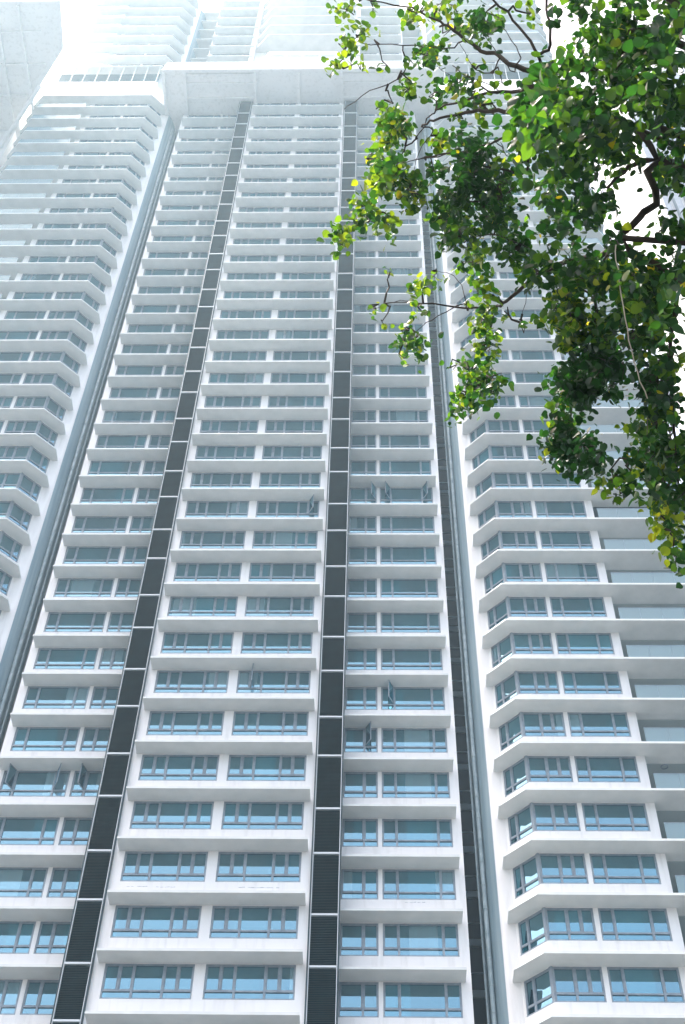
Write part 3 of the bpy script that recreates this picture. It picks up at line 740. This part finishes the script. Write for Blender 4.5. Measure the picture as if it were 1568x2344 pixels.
# --- hanging clusters below the crown
for a in [(1347,640,80,44,6.2,1.9,.15,.75),(1300,700,55,44,6.2,1.8,.3,.9),(1281,735,30,34,6.2,1.4,.4,.9),(1368,760,56,44,6.2,1.8,.2,.8),(1310,760,34,30,6.2,1.5,.3,.9),
          (1363,828,66,44,6.2,2.4,.02,.35),(1405,880,30,30,6.2,1.5,.02,.4),(1304,880,52,50,6.3,2.2,.08,.5),(1345,905,30,40,6.3,1.5,.05,.5),(1286,960,26,40,6.4,2.0,.2,.75),
          (1310,1025,62,54,6.4,2.5,.0,.3),(1360,1060,28,24,6.4,1.7,.02,.4),(1275,1010,24,40,6.4,2.0,.0,.35),
          (1460,700,60,50,5.9,1.8,.2,.8),(1470,780,46,50,5.9,1.8,.15,.7),(1530,820,30,50,5.8,1.3,.3,.85),(1500,880,48,44,5.9,2.4,.02,.35),(1530,930,30,40,5.9,1.9,.02,.4),
          (1500,975,36,50,5.9,1.9,.2,.75),(1450,985,22,30,5.9,1.2,.35,.85),(1495,1050,50,50,5.9,2.1,.1,.7),(1545,1040,26,70,5.8,1.9,.1,.7),(1405,1100,34,22,6.0,1.0,.5,.95),
          (1450,1080,30,26,5.9,1.3,.3,.85),(1515,1125,46,36,5.9,2.0,.1,.7),(1420,1130,16,28,6,1.0,.1,.5),(1535,1200,32,34,5.8,1.4,.55,.97),(1520,1180,26,18,5.8,1.1,.6,.97),
          (1540,1265,22,26,5.7,1.6,.3,.85),(1545,1310,9,16,5.7,1.4,.1,.4),(1440,640,40,40,6.0,1.3,.3,.85),(1565,1150,20,60,5.8,1.8,.1,.6),(1400,570,30,30,6,1.2,.1,.6)]:
    x,y,rx,ry,d,dn,lo,hi = a; clump(x,y,rx,ry,d,dn,lo=lo,hi=hi,gold=0.015)
# --- the crown goes on beyond the edges of the picture
for a in [(1350,-90,150,60,6.4,1.2),(1560,-80,120,80,6.2,1.6),(1680,120,90,150,6.0,1.6),(1680,400,90,150,5.8,1.5),(1660,700,80,140,5.7,1.4),(1650,1000,70,140,5.7,1.4),(1100,-60,120,40,6.9,.6),(1700,-60,140,120,6.2,1.5),(1640,1200,50,80,5.7,1.2)]:
    clump(*a, lo=0.05, hi=0.7, depth=0.8, twig=False)
LVa = np.concatenate(LV); nl = len(LVa)//11
me = bpy.data.meshes.new("foliage")
fa = (np.array(LF)[None] + 11*np.arange(nl)[:,None,None]).reshape(-1,3)
me.vertices.add(len(LVa)); me.vertices.foreach_set("co", LVa.ravel())
me.loops.add(fa.size); me.loops.foreach_set("vertex_index", fa.ravel())
me.polygons.add(len(fa)); me.polygons.foreach_set("loop_start", np.arange(0, fa.size, 3)); me.polygons.foreach_set("loop_total", np.full(len(fa), 3))
me.update(calc_edges=True)
at_ = me.attributes.new("tone", 'FLOAT', 'FACE'); at_.data.foreach_set("value", np.concatenate(LT))
me.polygons.foreach_set("use_smooth", np.ones(len(fa), dtype=bool))
me.materials.append(M_leaf); me.validate()
obj("crown", me, tree, -offT)
obj("twigs", twigs.mesh("twigs", M_bark), tree, -offT, kind='stuff')
print("leaves", nl)

# ------------------------------------------------------------------ haze
hz = MB(); hz.box(-705, 705, -705, 705, -1.0, 222.0)
mh = bpy.data.materials.new("haze"); mh.use_nodes = True
for nd in list(mh.node_tree.nodes):
    if nd.type != 'OUTPUT_MATERIAL': mh.node_tree.nodes.remove(nd)
pv = mh.node_tree.nodes.new("ShaderNodeVolumePrincipled")
pv.inputs["Color"].default_value = (0.60, 0.84, 1.0, 1); pv.inputs["Density"].default_value = 0.00055
pv.inputs["Anisotropy"].default_value = 0.63
mh.node_tree.links.new(pv.outputs[0], mh.node_tree.nodes["Material Output"].inputs["Volume"])
h = obj("haze", hz.mesh("haze", mh), kind='stuff'); h['label'] = "pale haze in the air between the towers"; h['category'] = "haze"
